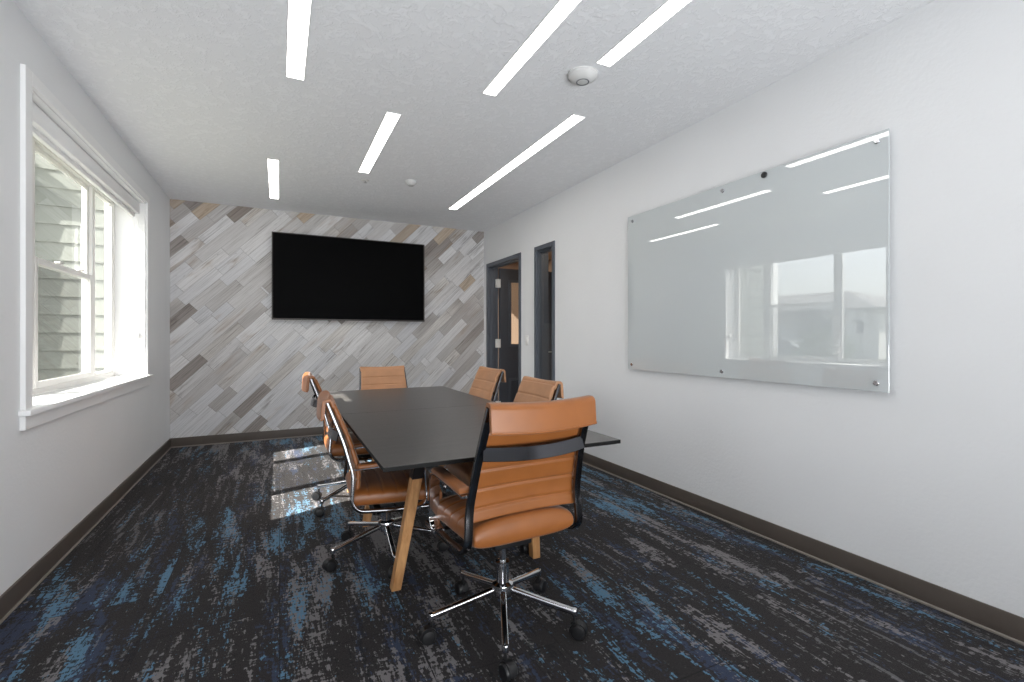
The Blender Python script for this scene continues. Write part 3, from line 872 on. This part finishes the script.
def car(x, y, mat, label):
    t = empty('car', (x, y, -0.38)); tag(t, label, 'car', 'parked cars outside')
    prof = [(-2.2, 0.3), (-2.25, 0.6), (-2.15, 0.85), (-1.35, 0.95), (-0.75, 1.42), (0.7, 1.45), (1.5, 0.98), (2.1, 0.88), (2.25, 0.62), (2.2, 0.3)]
    b = B(); rings = []
    for xx, k in ((-0.86, 0.96), (-0.8, 1.0), (0.8, 1.0), (0.86, 0.96)):
        rings.append([b.verts.new((xx * (0.82 if z > 1.2 else 1), y_ * k, 0.3 + (z - 0.3) * k)) for y_, z in prof])
    for a, c in zip(rings[:-1], rings[1:]):
        for q in range(len(prof)): b.faces.new((a[q], a[(q + 1) % len(prof)], c[(q + 1) % len(prof)], c[q]))
    b.faces.new(rings[0]); b.faces.new(rings[-1][::-1])
    obj('body', b, mat, t, 25)
    b = B(); box(b, -0.83, 0.83, -0.95, 0.95, 0.98, 1.36, 0.12, 3); obj('cabin_glass', b, MDG, t)
    for sy in (-1.35, 1.35):
        for sx in (-0.78, 0.78):
            b = B(); lathe(b, [(0, -0.1), (0.32, -0.1), (0.32, 0.1), (0, 0.1)], 24, 'X', (sx, sy, 0.32)); obj('wheel', b, MBLK, t)
MCARW = simple('white car paint', S(225, 225, 225), 0.25, 0, 0.5)
MCARS = simple('silver car paint', S(150, 154, 160), 0.25, 0.5)
car(-24, 25.5, MCARW, 'white car parked across the street, mirrored in the glass board')
car(-24, 20.0, MCARS, 'silver car parked across the street, mirrored in the glass board')

MLEAF = simple('shrub leaves', S(92, 112, 70), 0.7, 0, 0.3, 0.3, 2)
MBARK = simple('shrub bark', S(92, 76, 60), 0.9, 0, 0.2, 0.2, 20)
def shrub(name, x, y, w, h, label, cat, seed, z0=-0.4):
    r_ = random.Random(seed)
    t = empty(name, (x, y, z0)); tag(t, label, cat)
    b = B()
    for k in range(7):
        a = k * 2.4
        sweep(b, [(0, 0, 0), (w * 0.12 * math.cos(a), w * 0.12 * math.sin(a), h * 0.35), (w * 0.3 * math.cos(a), w * 0.3 * math.sin(a), h * 0.7)], csec(0.02 * h, 6))
    obj('stem', b, MBARK, t)
    b = B()
    for k in range(900):
        u = r_.uniform(-1, 1); a = r_.uniform(0, 2 * PI); q = math.sqrt(1 - u * u); rad = r_.uniform(0.55, 1.0) ** 0.6
        wob = 1 + 0.18 * math.sin(3 * a + seed) * q
        p = Vector((q * math.cos(a) * w / 2 * rad * wob, q * math.sin(a) * w / 2 * rad * wob, h * 0.55 + u * h * 0.45 * rad))
        d = Vector((r_.uniform(-1, 1), r_.uniform(-1, 1), r_.uniform(-0.3, 1))).normalized(); sd = d.orthogonal().normalized(); L = 0.05 * h + 0.03
        vs = [b.verts.new(p), b.verts.new(p + d * L * 0.5 + sd * L * 0.3), b.verts.new(p + d * L), b.verts.new(p + d * L * 0.5 - sd * L * 0.3)]
        b.faces.new(vs)
    obj('foliage', b, MLEAF, t, 0)
shrub('shrub', -12.5, 10.6, 2.0, 1.9, 'low green shrub outside the window, mirrored in the glass board', 'shrub', 3)
shrub('shrub', -14.0, 12.0, 1.6, 1.3, 'small green shrub beside a taller one, mirrored in the glass board', 'shrub', 5)
shrub('tree', -45, 14.5, 5.0, 6.5, 'leafy tree beside the house across the street, mirrored in the glass board', 'tree', 8)

# ------------------------------------------------------------------ light
sd = bpy.data.lights.new('sun', 'SUN'); sd.energy = 22.0; sd.angle = 0.0095; sd.color = (1.0, 0.95, 0.88)
so = bpy.data.objects.new('sun', sd); COL.objects.link(so)
so.rotation_euler = Vector((1.0, 0.34, -0.889)).to_track_quat('-Z', 'Y').to_euler()
# added fill light with no fixture, behind the camera, tilted up at the ceiling
ud = bpy.data.lights.new('fill_light', 'AREA'); ud.shape = 'RECTANGLE'; ud.size = 3.2; ud.size_y = 1.4; ud.energy = 85; ud.spread = math.radians(110); ud.color = (0.96, 0.98, 1.0)
uo = bpy.data.objects.new('fill_light', ud); COL.objects.link(uo); uo.location = (0.6, -2.2, 0.5)
uo.rotation_euler = Vector((0.0, 1.0, 0.50)).to_track_quat('-Z', 'Y').to_euler()
for ly, pw in ((3.6, 15), (7.1, 10)):
    cd = bpy.data.lights.new('corridor_lamp', 'AREA'); cd.energy = pw; cd.size = 0.6; cd.color = (1.0, 0.88, 0.76)
    co = bpy.data.objects.new('corridor_lamp', cd); COL.objects.link(co); co.location = (X1 + 0.9, ly, 2.58)

w = bpy.data.worlds.new('sky'); scn.world = w; w.use_nodes = True
nt = w.node_tree; bg = nt.nodes['Background']
sk = nt.nodes.new('ShaderNodeTexSky'); sk.sky_type = 'NISHITA'; sk.sun_disc = False
sk.sun_elevation = math.radians(40); sk.sun_rotation = math.radians(250); sk.air_density = 1.0; sk.dust_density = 2.5
hv = nt.nodes.new('ShaderNodeHueSaturation'); hv.inputs['Saturation'].default_value = 0.3
nt.links.new(sk.outputs[0], hv.inputs['Color']); nt.links.new(hv.outputs[0], bg.inputs[0])
bg.inputs[1].default_value = 0.46

# ------------------------------------------------------------------ camera
cam = bpy.data.cameras.new('camera'); cam.sensor_width = 36; cam.lens = 36 * 477.0 / 1024; cam.shift_y = -4.0 / 1024; cam.clip_start = 0.02; cam.clip_end = 500
ob = bpy.data.objects.new('camera', cam); COL.objects.link(ob)
ob.location = (0, 0, 1.22); ob.rotation_euler = (math.radians(90), 0, -math.atan(233 / 477))
scn.camera = ob

scn.view_settings.view_transform = 'Standard'
scn.view_settings.look = 'None'
scn.view_settings.exposure = 0.06
scn.cycles.use_denoising = True
scn.cycles.max_bounces = 10
scn.cycles.diffuse_bounces = 6
scn.cycles.sample_clamp_indirect = 6
